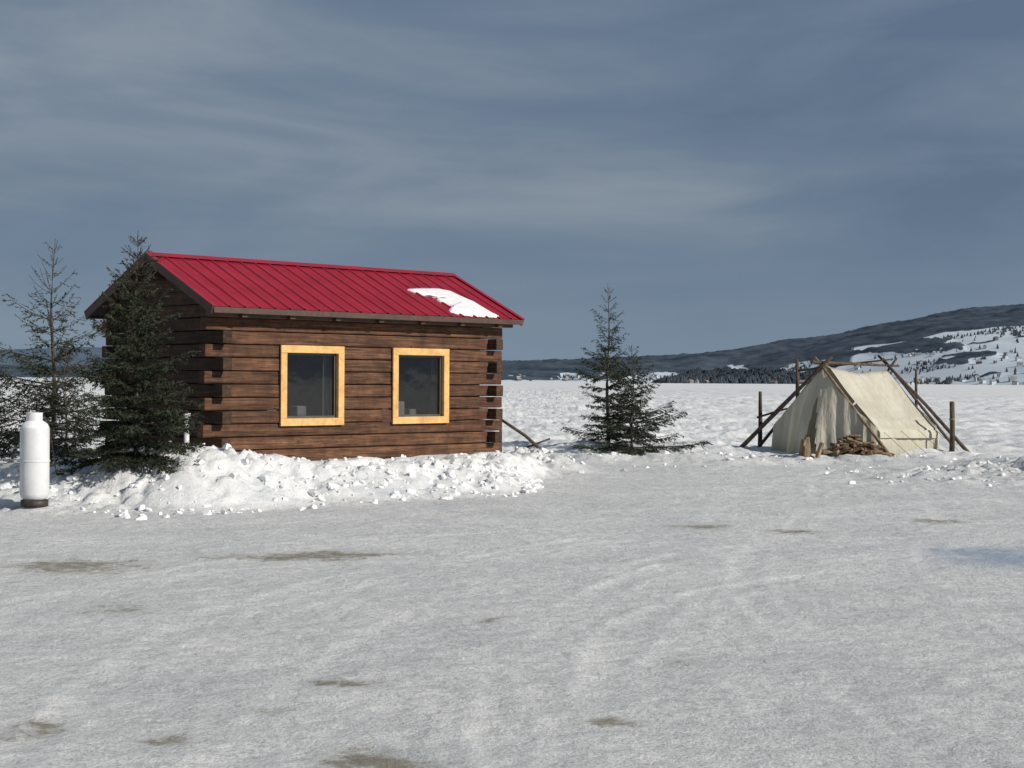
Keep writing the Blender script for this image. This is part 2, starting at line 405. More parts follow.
while True:
    z0=r*P+.002; z1=(r+1)*P-.004
    ya=(z0+.09-EZ)/SL-OE; yb=(z1+.09-EZ)/SL-OE
    if yb>W/2-.02: 
        if ya<W/2-.1: yb=W/2-.03; z1=EZ+SL*(yb+OE)-.09
        else: break
    for xx in (0,L-TK):
        vs=[(xx,ya,z0),(xx,W-ya,z0),(xx,W-yb,z1),(xx,yb,z1),(xx+TK,ya,z0),(xx+TK,W-ya,z0),(xx+TK,W-yb,z1),(xx+TK,yb,z1)]
        gy.add(vs,[(0,3,2,1),(4,5,6,7),(0,1,5,4),(2,3,7,6),(1,2,6,5),(0,4,7,3)])
    r+=1
fx.obj('log_walls',M_logx,cabin); gy.obj('gable_log_walls',M_logy_shaded,cabin)
pb=Builder(); pb.box(-OG+.04,L+OG-.04,-.20,-.06,2.36,2.49,.01)
for k in range(7):
    xx=.25+k*.80; pb.box(xx,xx+.09,-.27,.03,2.36,2.47,.006)
for yy in (W/2-.07,): 
    pb.box(-OG+.03,0-.01,yy,yy+.14,2.93,3.09,.01); pb.box(L+.01,L+OG-.03,yy,yy+.14,2.93,3.09,.01)
pb.obj('eave_beam_and_rafter_tails',M_trimw,cabin)
fl=Builder(); fl.box(.2,L-.2,.2,W-.2,.05,.12); fl.obj('floor',M_inside,cabin)
il=Builder(); il.box(TK+.02,L-TK-.02,W-TK-.06,W-TK-.02,.13,2.5); il.box(L/2-.02,L/2+.02,TK+.02,W-TK-.07,.13,2.5)
il.box(L-TK-.06,L-TK-.03,TK+.02,W-TK-.07,.13,2.5); il.box(TK+.03,TK+.06,TK+.02,W-TK-.07,.13,2.5); il.box(TK+.07,L-TK-.07,TK+.12,W-TK-.08,2.42,2.46); il.obj('inner_lining',M_inside,cabin)
# roof
X0,X1=-OG,5.535
def roof_side(sign,name):
    b=Builder()
    def pt(x,s,h):
        y=-OE+s*(W/2+OE); z=EZ+SL*(s*(W/2+OE)); nrm=(-SL/math.hypot(1,SL),1/math.hypot(1,SL))
        y2=y+nrm[0]*h; z2=z+nrm[1]*h
        return (x,y2 if sign>0 else W-y2,z2)
    xs=[];hs=[]; pitch=.2405; n=int((X1-X0)/pitch)
    for k in range(n+1):
        c=X0+k*(X1-X0)/n
        for dx,h in ((-.022,0),(-.009,.020),(.009,.020),(.022,0)):
            q=min(max(c+dx,X0),X1); xs.append(q);hs.append(h)
        if k<n:
            for fr in (.36,.40,.44,.56,.60,.64):
                xs.append(c+fr*(X1-X0)/n); hs.append(.005 if fr in (.40,.60) else 0)
    S=[0,.25,.5,.75,1.0]; vs=[];fs=[]
    for i,s in enumerate(S):
        for q,h in zip(xs,hs): vs.append(pt(q,s,h+random.uniform(-.0015,.0015)))
    m=len(xs)
    for i in range(len(S)-1):
        for k in range(m-1):
            f=(i*m+k,i*m+k+1,(i+1)*m+k+1,(i+1)*m+k); fs.append(f if sign>0 else f[::-1])
    b.add(vs,fs); b.obj(name+'_panels',M_red,cabin)
    BX=[(0,1,2,3),(7,6,5,4),(0,4,5,1),(1,5,6,2),(2,6,7,3),(3,7,4,0)]
    def slab(B,xa,xb,s0,s1,ht,hb): B.add([pt(xa,s0,ht),pt(xb,s0,ht),pt(xb,s1,ht),pt(xa,s1,ht),pt(xa,s0,hb),pt(xb,s0,hb),pt(xb,s1,hb),pt(xa,s1,hb)],BX)
    d=Builder(); slab(d,X0+.012,X1-.012,0,1,-.006,-.05); d.obj(name+'_deck',M_trimw,cabin)
    t=Builder()
    for xa,xb in ((X0-.022,X0+.004),(X1-.004,X1+.022)): slab(t,xa,xb,-.01,1.0,.014,-.10)
    t.obj(name+'_rake_board',M_trimw,cabin)
    t=Builder()
    for xa,xb in ((X0-.028,X0+.05),(X1-.05,X1+.028)): slab(t,xa,xb,-.012,1.0,.024,.015)
    t.obj(name+'_rake_flashing',M_red,cabin)
    t=Builder(); yy=-OE-.022 if sign>0 else W+OE+.002
    t.box(X0,X1,yy,yy+.02,EZ-.085,EZ-.008,.004); t.obj(name+'_eave_fascia',M_trimw,cabin)
roof_side(1,'roof_front'); roof_side(-1,'roof_back')
rc=Builder(); zt=EZ+SL*(W/2+OE)+.026
rc.add([(X0-.03,W/2-.12,zt-.056),(X1+.03,W/2-.12,zt-.056),(X1+.03,W/2,zt+.004),(X0-.03,W/2,zt+.004),(X1+.03,W/2+.12,zt-.056),(X0-.03,W/2+.12,zt-.056)],[(0,1,2,3),(3,2,4,5)])
rc.obj('ridge_cap',M_red,cabin)
# roof snow patch
poly=[(3.90,.60),(4.2,.68),(4.8,.70),(4.90,.45),(5.02,.2),(5.08,-.1),(5.05,-.285),(4.6,-.27),(4.18,-.20),(4.14,-.08),(4.38,-.02),(4.38,.14),(4.20,.22),(4.26,.36),(4.05,.45)]
pp=smooth_line(poly+[poly[0]],1)[:-1]
cx=4.68;cy=.2; vs=[];fs=[]; n=len(pp); rings=[(1.0,-.004),(.98,.020),(.88,.028),(.6,.032),(.3,.034)]
def rp(x,y,h): return (x,y-SL*h*.9,EZ+SL*(y+OE)+h)
for f,h in rings:
    for q in pp:
        jx=.03*float(vn(np.array(q[0]*15),np.array(q[1]*15),5)); jy=.03*float(vn(np.array(q[0]*15),np.array(q[1]*15),6))
        xx=cx+(q[0]+jx-cx)*f; yy=max(cy+(q[1]+jy-cy)*f,-.30)
        h2=h+(.008*float(vn(np.array(xx*9),np.array(yy*9),3)) if h>.01 else 0)
        vs.append(rp(xx,yy,h2))
for i in range(len(rings)-1):
    for k in range(n): fs.append((i*n+k,i*n+(k+1)%n,(i+1)*n+(k+1)%n,(i+1)*n+k))
vs.append(rp(cx,cy,.034)); 
for k in range(n): fs.append(((len(rings)-1)*n+k,(len(rings)-1)*n+(k+1)%n,len(vs)-1))
mesh_obj('roof_snow_patch',vs,fs,M_snow,cabin,True)
# windows
for wi,(a,b) in enumerate(wins):
    t=Builder(); fw=.105; y0,y1=-.045,-.013
    t.box(a,b,y0,y1,WZ1-fw,WZ1,.004); t.box(a,b,y0,y1,WZ0,WZ0+fw,.004)
    t.box(a,a+fw,y0,y1,WZ0+fw+.001,WZ1-fw-.001,.004); t.box(b-fw,b,y0,y1,WZ0+fw+.001,WZ1-fw-.001,.004)
    t.obj('window_frame',M_frame,cabin)
    jb=Builder()
    jb.box(a+.058,a+fw-.004,-.012,.14,.915,2.0); jb.box(b-fw+.004,b-.058,-.012,.14,.915,2.0)
    jb.box(a+fw-.003,b-fw+.003,-.012,.14,.915,WZ0+fw-.003); jb.box(a+fw-.003,b-fw+.003,-.012,.14,WZ1-fw+.003,1.999)
    jb.obj('window_jamb',M_frame,cabin)
    s=Builder(); i0,i1=a+fw-.003,b-fw+.003; zz0,zz1=WZ0+fw-.003,WZ1-fw+.003; sw=.035
    s.box(i0,i1,.02,.05,zz0,zz0+sw); s.box(i0,i1,.02,.05,zz1-sw,zz1); s.box(i0,i0+sw,.02,.05,zz0+sw,zz1-sw); s.box(i1-sw,i1,.02,.05,zz0+sw,zz1-sw)
    s.obj('window_sash',M_sash,cabin)
    mesh_obj('window_glass',[(i0+sw,.035,zz0+sw),(i1-sw,.035,zz0+sw),(i1-sw,.035,zz1-sw),(i0+sw,.035,zz1-sw)],[(0,1,2,3)],M_glass,cabin)
    vs=[];fs=[];m=26; c0,c1=(i1-.10,i1+.16) if wi==0 else (i1-.05,i1+.2)
    for k in range(m):
        q=c0+(c1-c0)*k/(m-1); yy=.20+.018*math.sin(k*1.25)
        vs+=[(q,yy,zz0-.05),(q,yy,zz1+.08)]
    for k in range(m-1): fs.append((2*k,2*k+2,2*k+3,2*k+1))
    mesh_obj('curtain',vs,fs,M_curt,cabin,True)
tb=Builder(); tb.box(1.0,2.3,.5,1.0,.95,.99); tb.box(1.25,1.5,.55,.75,.99,1.22,.02); tb.box(1.75,1.95,.5,.7,.99,1.14,.03); tb.box(3.35,3.8,.5,.9,.13,1.2,.03); tb.box(3.85,4.3,.45,.7,.13,1.08,.02); tb.obj('interior_furniture',M_curt,cabin)
vp=Builder(); vp.tube([(-.28,.25,.3),(-.28,.25,1.02)],[.035,.035],12); vp.tube([(-.28,.25,1.02),(-.28,.25,1.06)],[.05,.05],12); vp.obj('vent_pipe',M_tankw,cabin,True)
# ------------------------------------------------------------ spruces
def spruce(loc,H,R,seed,nb=120,dens=1.0,bare=.75,droop=-.15,low=.06,lean=(0,0),skirt=None):
    rs=random.Random(seed); rn=np.random.default_rng(seed)
    x0,y0=loc; z0=gz(x0,y0)-.05
    e=empty('spruce_tree',(x0,y0,z0))
    tb=Builder(); n=14
    def tp(f): return Vector((lean[0]*f*H+.02*math.sin(f*9+seed),lean[1]*f*H+.02*math.cos(f*7+seed),f*H))
    tb.tube([tp(i/(n-1)) for i in range(n)],[max(.004,.042*H/3.2*(1-i/(n-1))**.9) for i in range(n)],7)
    NV=[];
    az=rs.uniform(0,6)
    for i in range(nb):
        f=low+(1-low)*((i+rs.random())/nb)**1.05
        f=round(f*17)/17*.6+f*.4
        if f>.985: continue
        az+=2.399+rs.uniform(-.5,.5)
        prof=(1-f)**.85
        Lb=R*prof*rs.choice((.45,.7,.95,1.2))*rs.uniform(.85,1.12)+.05
        if skirt and f<.35: Lb*=1+skirt*max(0,math.cos(az))
        up=.05+.55*f+rs.uniform(-.12,.12); cv=droop*(1-f)+rs.uniform(-.05,.12)
        d=Vector((math.cos(az),math.sin(az),0)); base=tp(f); m=6
        pts=[base+d*(Lb*s)+Vector((0,0,Lb*(up*s+cv*1.6*s*s+.30*s**3))) for s in [k/(m-1) for k in range(m)]]
        tb.tube(pts,[max(.0032,.014*(1-k/m)*min(1,Lb)) for k in range(m)],4,False)
        q=1.0 if f<bare else max(.08,1-(f-bare)/(1-bare)*1.15)
        q*=dens
        def P_(s):
            k=min(int(s*(m-1)),m-2); t=s*(m-1)-k; return pts[k].lerp(pts[k+1],t)
        side=Vector((-d.y,d.x,0)); nt_=int(Lb/.036)
        items=[(pts[1],pts[-1])]
        for k in range(nt_):
            s=.12+.88*(k+rs.random()*.8)/max(nt_,1)
            if s>1 or rs.random()>q*1.05: continue
            sg=1 if k%2 else -1
            tl=(.30*Lb*(1-.75*s)+.05)*rs.uniform(.5,1.2)
            b=P_(s); dirn=(d*.75+side*sg*.85+Vector((0,0,rs.uniform(-.45,.08)))).normalized()
            en=b+dirn*tl; items.append((b,en)); tb.tube([b,en],[.0027,.0017],3,False)
            if tl>.12:
                for _ in range(2):
                    t=rs.uniform(.3,.8); bb=b.lerp(en,t); e2=bb+(dirn+side*rs.choice((-1,1))*.8+Vector((0,0,rs.uniform(-.6,.05)))).normalized()*tl*.4; items.append((bb,e2))
        for a,b in items:
            ln=(b-a).length; c=int(ln/.0098*(.4+.6*q)*min(1.1,dens+.15))+1
            if q<.3 and rs.random()<.4: continue
            t=rn.random(c); pa=np.array(a[:]); pb_=np.array(b[:]); ax=(pb_-pa)/max(ln,1e-4)
            pos=pa+np.outer(t,(pb_-pa)); rd=rn.standard_normal((c,3)); rd/=np.linalg.norm(rd,axis=1)[:,None]
            dd=ax*.75+rd*.75; dd/=np.linalg.norm(dd,axis=1)[:,None]
            ll=rn.uniform(.022,.05,c)[:,None]; wv=np.cross(dd,rn.standard_normal((c,3))); wv/=np.linalg.norm(wv,axis=1)[:,None]
            wd=rn.uniform(.004,.0085,c)[:,None]
            NV.append(np.stack([pos-wv*wd,pos+wv*wd,pos+dd*ll],1).reshape(-1,3))
    tb.obj('trunk_and_branches',M_bark,e)
    V=np.concatenate(NV); fast_mesh('needles',V,np.arange(len(V)).reshape(-1,3),M_needle,e)
    return e
spruce((-6.20,21.6),3.10,1.08,11,100,.75,.45,-.24,.08)
spruce((-4.52,19.2),2.88,.76,12,235,1.25,.60,-.38,.03)
spruce((-7.45,22.6),1.7,1.1,13,85,.65,.4,-.1,.05)
spruce((-5.75,20.6),1.5,.62,17,80,.75,.5,-.15,.05)
spruce((1.96,32.7),3.36,.84,14,92,1.1,.55,-.28,.04,(.0,0))
spruce((2.40,31.9),2.2,.98,15,92,1.2,.75,-.28,.03,(.0,0),.15)
# ------------------------------------------------------------ propane tank
tx,ty=-5.38,18.05; tz=gz(tx,ty)-.01
tank=empty('propane_tank',(tx,ty,tz),.4)
b=Builder(); R0=.162
prof=[(0,.06),(.10,.065),(R0-.02,.10),(R0,.15)]+[(R0,.15+.72*i/6) for i in range(1,7)]+[(R0*math.cos(a),.87+.09*math.sin(a)) for a in [i*math.pi/2/7 for i in range(1,8)]]
b.lathe(prof,36); b.obj('tank_body',M_tankw,tank,True)
b=Builder(); b.lathe([(.147,0),(.152,0),(.152,.075),(.143,.075),(.143,0)],32); b.obj('foot_ring',M_darkm,tank,True)
b=Builder(); b.lathe([(R0+.002,.50),(R0+.005,.505),(R0+.005,.525),(R0+.002,.53)],36); b.obj('weld_seam',M_tankw,tank,True)
b=Builder(); vs=[];fs=[];n=30
for k in range(n):
    t=.6+(2*math.pi-1.2)*k/(n-1)
    for r_,z in ((.095,.93),(.095,1.06),(.087,1.06),(.087,.93)): vs.append((r_*math.cos(t),r_*math.sin(t),z))
for k in range(n-1):
    for j in range(3): fs.append((k*4+j,(k+1)*4+j,(k+1)*4+j+1,k*4+j+1))
b.add(vs,fs); b.obj('collar_guard',M_tankw,tank)
b=Builder(); b.tube([(0,0,.95),(0,0,1.03)],[.02,.016],10); b.tube([(0,0,1.03),(0,0,1.055)],[.035,.035],10); b.tube([(0,0,1.0),(.07,0,1.0)],[.013,.013],8); b.obj('valve',M_brass,tank)
b=Builder(); b.tube([(.07,0,1.0),(.14,.03,.98),(.2,.12,.7),(.3,.5,.35),(.6,1.2,.32)],[.007]*5,6); b.obj('gas_hose',M_darkm,tank)
b=Builder(); b.lathe([(.0,.985),(.06,.98),(.10,.962),(.14,.93),(.160,.885)],24); b.obj('snow_cap',M_snow,tank,True)
# ------------------------------------------------------------ tent
OX,OY=6.26,32.0
tz0=gz(6.6,31.8)*.3
tent=empty('wall_tent',(OX,OY,tz0),math.atan2(-.65,.76))
HW=1.18; EVZ=.60; RZ=1.82; LEN=2.55
def section(n1=8,n2=18):
    p=[]
    for i in range(n1): t=i/n1; p.append((-HW-.03*(1-t),EVZ*t))
    for i in range(n2): t=i/n2; p.append((-HW*(1-t),EVZ+(RZ-EVZ)*t-.05*math.sin(math.pi*t)))
    for i in range(n2): t=i/n2; p.append((HW*t,RZ-(RZ-EVZ)*t-.05*math.sin(math.pi*t)))
    for i in range(n1+1): t=i/n1; p.append((HW+.03*t,EVZ*(1-t)))
    return p
sec=section(); ns=len(sec); M=36; vs=[];fs=[]
for j in range(M+1):
    y=LEN*j/M
    for x,z in sec:
        sag=.09*math.sin(math.pi*j/M)*(z/RZ)+.06*(j/M)*(z/RZ)
        w=float(vn(np.array(x*3+z*2),np.array(y*4),7))*.03+float(vn(np.array(x*1.2),np.array(y*1.5+z),9))*.05
        wall=1-min(1,abs(z-.25)/.35)
        fold=.022*math.sin(y*13+z*2)*wall
        pinch=-.035*abs(math.sin(y*math.pi/LEN*3))*(1 if abs(z-EVZ)<.12 else 0)
        s=1 if x>0 else -1
        vs.append((x+(w+pinch+fold)*s*(1 if abs(x)>.05 else 0),y,max(z-sag+w*.6,-.02)))
for j in range(M):
    for k in range(ns-1): fs.append((j*ns+k,j*ns+k+1,(j+1)*ns+k+1,(j+1)*ns+k))
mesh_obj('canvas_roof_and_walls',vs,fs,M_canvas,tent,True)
vs=[];fs=[]
for j in range(41):
    y=-.02+(LEN+.04)*j/40; zz=EVZ-.05-.06*(j/40)
    for k,(o_,dz) in enumerate(((.015,.03),(.05,-.03),(.055+.012*math.sin(j*1.1),-.13))): vs.append((HW+o_,y,zz+dz))
for j in range(40):
    for k in range(2): fs.append((j*3+k,j*3+k+1,(j+1)*3+k+1,(j+1)*3+k))
mesh_obj('eave_valance',vs,fs,M_canvas,tent,True)
def gable(y0,bulge,name,door):
    vs=[];fs=[];T_=18; xs=np.linspace(-HW-.03,HW+.03,73); n_=len(xs)-1
    for x in xs:
        ax=abs(x); zt=EVZ+(RZ-EVZ)*(1-ax/HW)-.05*math.sin(math.pi*min(1,ax/HW)) if ax<HW else EVZ*(1-(ax-HW)/.03) 
        zt=max(zt,.02)
        for k in range(T_+1):
            z=zt*(1-k/T_); f=(1-ax/(HW+.04))**.9*(1-z/RZ)**.8
            w=.05*float(vn(np.array(x*5),np.array(z*.8),31))*(1-z/RZ+.1)+.02*math.sin(ax*26+z*3)*(1-z/RZ)
            vs.append((x,y0-bulge*f+w,z))
    for i in range(n_):
        for k in range(T_):
            xm=(xs[i]+xs[i+1])/2; zm=vs[i*(T_+1)+k][2]
            if door and abs(xm+.04)<.15*(1-zm/1.4)+.010 and zm<1.25: continue
            fs.append((i*(T_+1)+k,i*(T_+1)+k+1,(i+1)*(T_+1)+k+1,(i+1)*(T_+1)+k))
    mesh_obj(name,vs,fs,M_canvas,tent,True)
gable(.0,.62,'front_flaps',True); gable(LEN,-.0,'rear_wall',False)
b=Builder(); b.box(-HW+.1,HW-.1,.1,LEN-.1,-.02,.03); b.obj('ground_sheet',M_inside,tent)
pl=Builder()
def pole(p,q,r=.035,B=pl):
    p=Vector(p);q=Vector(q); m=p.lerp(q,.5)+Vector((random.uniform(-.03,.03),random.uniform(-.03,.03),random.uniform(-.02,.02)))
    B.tube([p,p.lerp(m,.5),m,m.lerp(q,.5),q],[r*1.15,r*1.05,r,r*.9,r*.75],8)
pole((-2.12,-.05,-.05),(.20,-.10,2.0),.045)
pole((-1.85,-.55,-.05),(.10,-.03,1.97),.04)
pole((-1.95,.45,-.02),(-.02,.03,1.88),.032)
pole((-1.3,LEN+.1,.0),(.22,LEN+.08,2.02),.035)
pole((2.05,LEN-.1,-.05),(-.20,LEN+.06,2.08),.038)
pole((1.5,LEN+.55,-.05),(-.12,LEN+.12,2.02),.03)
pole((-.02,-.50,1.90),(.03,LEN+.55,1.86),.03)
pole((-2.0,.8,.0),(-2.0,.8,1.30),.045)
pole((-2.05,.78,.75),(-1.2,.55,.95),.022)
pole((-1.97,2.26,.0),(-1.97,2.26,2.0),.05)
pole((-1.9,2.2,1.75),(.15,2.6,2.0),.022)
pole((.0,3.93,0),(.02,3.93,1.80),.035)
pl.obj('dark_frame_poles',M_pole,tent,True)
pp2=Builder(); pole((1.64,-.16,-.05),(-.16,-.12,2.0),.034,pp2); pp2.obj('pale_frame_pole',M_paleP,tent,True)
rp_=Builder()
for k in range(4):
    yy=.15+k*.75; rp_.tube([(HW+.02,yy,EVZ-.05),(HW+.62,yy+.05,.05)],[.005,.005],5)
for zz in (1.83,1.86): rp_.tube([(-.09,-.14,zz),(.09,-.14,zz+.01),(.09,-.04,zz),(-.09,-.04,zz),(-.09,-.14,zz)],[.008]*5,5)
rp_.obj('guy_ropes',M_paleP,tent)
def post(x,y,h,r=.05):
    e=empty('wooden_post',(x,y,gz(x,y)-.1)); b=Builder(); b.tube([(0,0,0),(.01,0,h*.5),(0,.01,h+.08),(0,.01,h+.10)],[r,r*.95,r*.9,r*.6],10); b.obj('post_shaft',M_pole,e,True)
    b=Builder(); b.tube([(0,0,h*.72),(0,0,h*.75)],[r+.006,r+.006],10); b.obj('rope_tie',M_paleP,e,True)
post(8.97,32.6,1.0,.055); 
wp=empty('firewood_pile',(6.62,30.9,gz(6.62,30.9))); b=Builder(); c=Builder()
for k in range(80):
    x=random.triangular(-.62,.62,.05); z=.04+random.random()*max(.03,.36*(1-abs(x)/.7)); y=random.uniform(-.18,.22); a=random.uniform(-.5,.5)+ (1.3 if random.random()<.45 else 0); l=random.uniform(.10,.18); r=random.uniform(.022,.042)
    dz=random.uniform(-.06,.06)
    B=b if random.random()<.78 else c
    B.tube([(x-l*math.cos(a),y-l*math.sin(a),z-dz),(x+l*math.cos(a),y+l*math.sin(a),z+dz)],[r,r*.92],random.choice((4,5,8)))
b.obj('bark_logs',M_fire,wp); c.obj('split_logs',M_paleP,wp)
cb=empty('split_wood_stack',(5.58,30.3,gz(5.58,30.3))); b=Builder()
for x,y,h,r,t in ((-.1,0,.36,.06,.05),(.06,.03,.40,.055,-.04),(.17,-.05,.3,.05,.12),(-.02,-.1,.24,.06,.0)):
    b.tube([(x,y,-.05),(x+t,y,h)],[r,r*.95],5)
b.obj('upright_billets',M_paleP,cb)
e=empty('leaning_pole',(-.2,29.0,gz(-.2,29.0))); b=Builder(); b.tube([(0,0,.80),(.45,.1,.5),(.9,.15,.1)],[.025,.03,.03],8); b.tube([(.0,0,-.1),(0,0,.95)],[.028,.025],8); b.tube([(.25,.2,.2),(.9,.15,.45)],[.02,.02],6); b.obj('pole_shafts',M_pole,e,True)
# ------------------------------------------------------------ hills
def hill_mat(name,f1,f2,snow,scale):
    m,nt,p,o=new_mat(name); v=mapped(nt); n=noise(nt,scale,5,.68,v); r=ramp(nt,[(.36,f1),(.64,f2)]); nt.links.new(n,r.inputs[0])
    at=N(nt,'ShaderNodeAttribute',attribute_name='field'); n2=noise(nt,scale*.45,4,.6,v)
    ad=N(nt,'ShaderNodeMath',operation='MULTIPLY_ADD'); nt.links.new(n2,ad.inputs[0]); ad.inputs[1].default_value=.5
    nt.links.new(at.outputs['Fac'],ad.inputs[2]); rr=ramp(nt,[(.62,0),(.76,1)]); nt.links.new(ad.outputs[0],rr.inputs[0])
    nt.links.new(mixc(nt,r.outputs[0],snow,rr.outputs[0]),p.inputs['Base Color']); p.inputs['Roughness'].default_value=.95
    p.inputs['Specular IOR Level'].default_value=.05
    return m
M_hill=hill_mat('hazed_wooded_hillside',(.030,.046,.066),(.090,.112,.138),(.52,.58,.64),.013)  # blue haze mixed into the forest and field colours
M_far=hill_mat('hazed_distant_hillside',(.085,.12,.165),(.11,.15,.20),(.3,.36,.44),.006)  # stronger painted haze, paler and bluer with distance
M_prom=hill_mat('wooded_shore',(.018,.025,.033),(.042,.052,.064),(.45,.5,.55),.06)
def hill_h(X,Y):
    H=np.interp(X,[-3000,-900,-30,126,231,362,467,600,703,887,1071,1228,1344,1543,2100,3000,5000],[20,34,50,55,57,65,72,86,101,130,167,189,203,230,270,300,320])
    shore=3500-1250*ss(500,1000,X)
    t=(Y-shore)/(4200-shore); pr=np.where(t<1,ss(0,1.0,t)*.6+.4*np.clip(t,0,1),1-.5*ss(1,2.2,t))
    return np.clip(H*pr,0,None)*(1+.05*fbm(X*.006,Y*.004,3,3))+np.where(t>0,1,0)*11*fbm(X*.004,Y*.004,8,3)*np.clip(t,0,1), t, H
xs=np.concatenate([np.arange(-1500,2200,8.0),np.arange(2200,6000,90)]); ys=np.arange(2150,5600,26.0)
X,Y=np.meshgrid(xs,ys); Zh,t,H=hill_h(X,Y)
frac=np.clip(Zh/H,0,2)
xe=X/Y
fld=ss(.20,.225,xe)*(1-ss(.68,.76,frac+.14*fbm(X*.005,Y*.005,14,2)))
patch=fbm(X*.0060,Y*.0040,29,3); 
fld=fld*ss(-.34,-.24,patch)
hed=np.abs(((Y*.9-X*.3+60*fbm(X*.002,Y*.002,4,2))/420)%1-.5); fld=fld*ss(.006,.03,hed)
clr=ss(.28,.40,fbm(X*.004,Y*.003,57,3))*(xe>.03)*(frac<.5)*.85
fld=np.maximum(fld,clr)
fld=np.maximum(fld,.9*(t<.02))
forest=1-fld
Z2=np.where(t>0,Zh+forest*(t>.03)*(5+6*np.abs(fbm(X*.045,Y*.045,33,3))),-4)
idx=np.arange(X.size).reshape(X.shape); F=np.stack([idx[:-1,:-1],idx[:-1,1:],idx[1:,1:],idx[1:,:-1]],-1).reshape(-1,4)
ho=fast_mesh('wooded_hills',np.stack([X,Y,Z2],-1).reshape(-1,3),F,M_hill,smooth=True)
a=ho.data.attributes.new('field','FLOAT','POINT'); a.data.foreach_set('value',fld.astype(np.float32).ravel())
xs=np.arange(-9000,9000,45.); ys=np.arange(8000,12000,120.); X,Y=np.meshgrid(xs,ys)
H=np.interp(X,[-9000,-4000,-3000,-2700,-2300,-1800,-600,0,600,1500,4000],[120,150,175,188,170,135,120,108,100,100,120])
pr=np.sin(np.clip((Y-8000)/4000,0,1)*math.pi)**.6
Z=H*pr*(1+.16*fbm(X*.0011,Y*.0011,6,4))+4*fbm(X*.01,Y*.01,9,3)-2
idx=np.arange(X.size).reshape(X.shape); F=np.stack([idx[:-1,:-1],idx[:-1,1:],idx[1:,1:],idx[1:,:-1]],-1).reshape(-1,4)
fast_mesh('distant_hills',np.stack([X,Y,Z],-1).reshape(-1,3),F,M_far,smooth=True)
xs=np.arange(180,460,2.5); ys=np.arange(1900,2200,8.); X,Y=np.meshgrid(xs,ys)
H=np.interp(X,[180,215,250,290,330,370,410,455],[0,11,18,22,21,16,10,0]); pr=np.sin(np.clip((Y-1900)/300,0,1)*math.pi)**.7
Z=H*pr*(.75+.5*np.abs(fbm(X*.03,Y*.03,6,3)))+3.5*vn(X*.22,Y*.2,9)*(H*pr>2)-.5
idx=np.arange(X.size).reshape(X.shape); F=np.stack([idx[:-1,:-1],idx[:-1,1:],idx[1:,1:],idx[1:,:-1]],-1).reshape(-1,4)
fast_mesh('wooded_point',np.stack([X,Y,Z],-1).reshape(-1,3),F,M_prom,smooth=False)
def vill_mat():
    m,nt,p,o=new_mat('house_paint'); g=N(nt,'ShaderNodeNewGeometry')
    r=ramp(nt,[(0,(.42,.45,.48)),(.45,(.30,.31,.32)),(.7,(.17,.14,.12)),(.85,(.12,.08,.08)),(1,(.5,.5,.5))]); r.color_ramp.interpolation='CONSTANT'
    nt.links.new(g.outputs['Random Per Island'],r.inputs[0]); nt.links.new(r.outputs[0],p.inputs['Base Color']); return m
M_vw=vill_mat(); M_vr=simple('village_roof',(.08,.085,.10),(.38,.42,.46),.02,.8,0,.01)
hw=Builder(); hr=Builder(); rs=random.Random(9)
def house(x,y,z,s):
    a=rs.uniform(0,3.14); w=rs.uniform(8,16)*s; d=rs.uniform(7,10)*s; h=rs.uniform(4,6)*s; c,sn=math.cos(a),math.sin(a)
    def q(u,v,zz): return (x+u*c-v*sn,y+u*sn+v*c,z+zz)
    w/=2;d/=2
    hw.add([q(-w,-d,-6),q(w,-d,-6),q(w,d,-6),q(-w,d,-6),q(-w,-d,h),q(w,-d,h),q(w,d,h),q(-w,d,h),q(-w,0,h+d*.8),q(w,0,h+d*.8)],[(0,1,5,4),(1,2,6,9,5),(2,3,7,6),(3,0,4,8,7)])
    hr.add([q(-w-.5,-d-.6,h-.3),q(w+.5,-d-.6,h-.3),q(w+.5,0,h+d*.85),q(-w-.5,0,h+d*.85),q(w+.5,d+.6,h-.3),q(-w-.5,d+.6,h-.3)],[(0,1,2,3),(3,2,4,5)])
def hz(x,y): return float(hill_h(np.array([float(x)]),np.array([float(y)]))[0][0])
for _ in range(110):
    x=rs.uniform(-60,1000)
    y=3500-1250*float(ss(500,1000,np.array(x)))+rs.uniform(10,200); house(x,y,hz(x,y)+2,rs.uniform(.6,.95))
for _ in range(75):
    y=rs.uniform(2260,3400); x=y*rs.uniform(.20,.36)
    if y<3500-1250*float(ss(500,1000,np.array(x))): continue
    house(x,y,hz(x,y)+1,rs.uniform(.55,.85))
for _ in range(16):
    x=rs.uniform(200,480); house(x,1885+rs.uniform(-10,20),0,rs.uniform(.4,.55))
ve=empty('village'); hw.obj('house_walls',M_vw,ve); hr.obj('house_roofs',M_vr,ve)
tb=Builder(); n=0
while n<1700:
    y=rs.uniform(2260,3700); x=y*rs.uniform(-.03,.36)
    sh=3500-1250*float(ss(500,1000,np.array(x)))
    if y<sh+5: continue
    cl_=float(fbm(np.array(x*.008),np.array(y*.008),71,2))
    if cl_<.28 and rs.random()>.04 : n+=.2; continue
    z=hz(x,y); h=rs.uniform(5,10); r=h*.34; n+=1
    tb.add([(x+r*math.cos(k*1.257),y+r*math.sin(k*1.257),z-1) for k in range(5)]+[(x,y,z+h)],[(k,(k+1)%5,5) for k in range(5)])
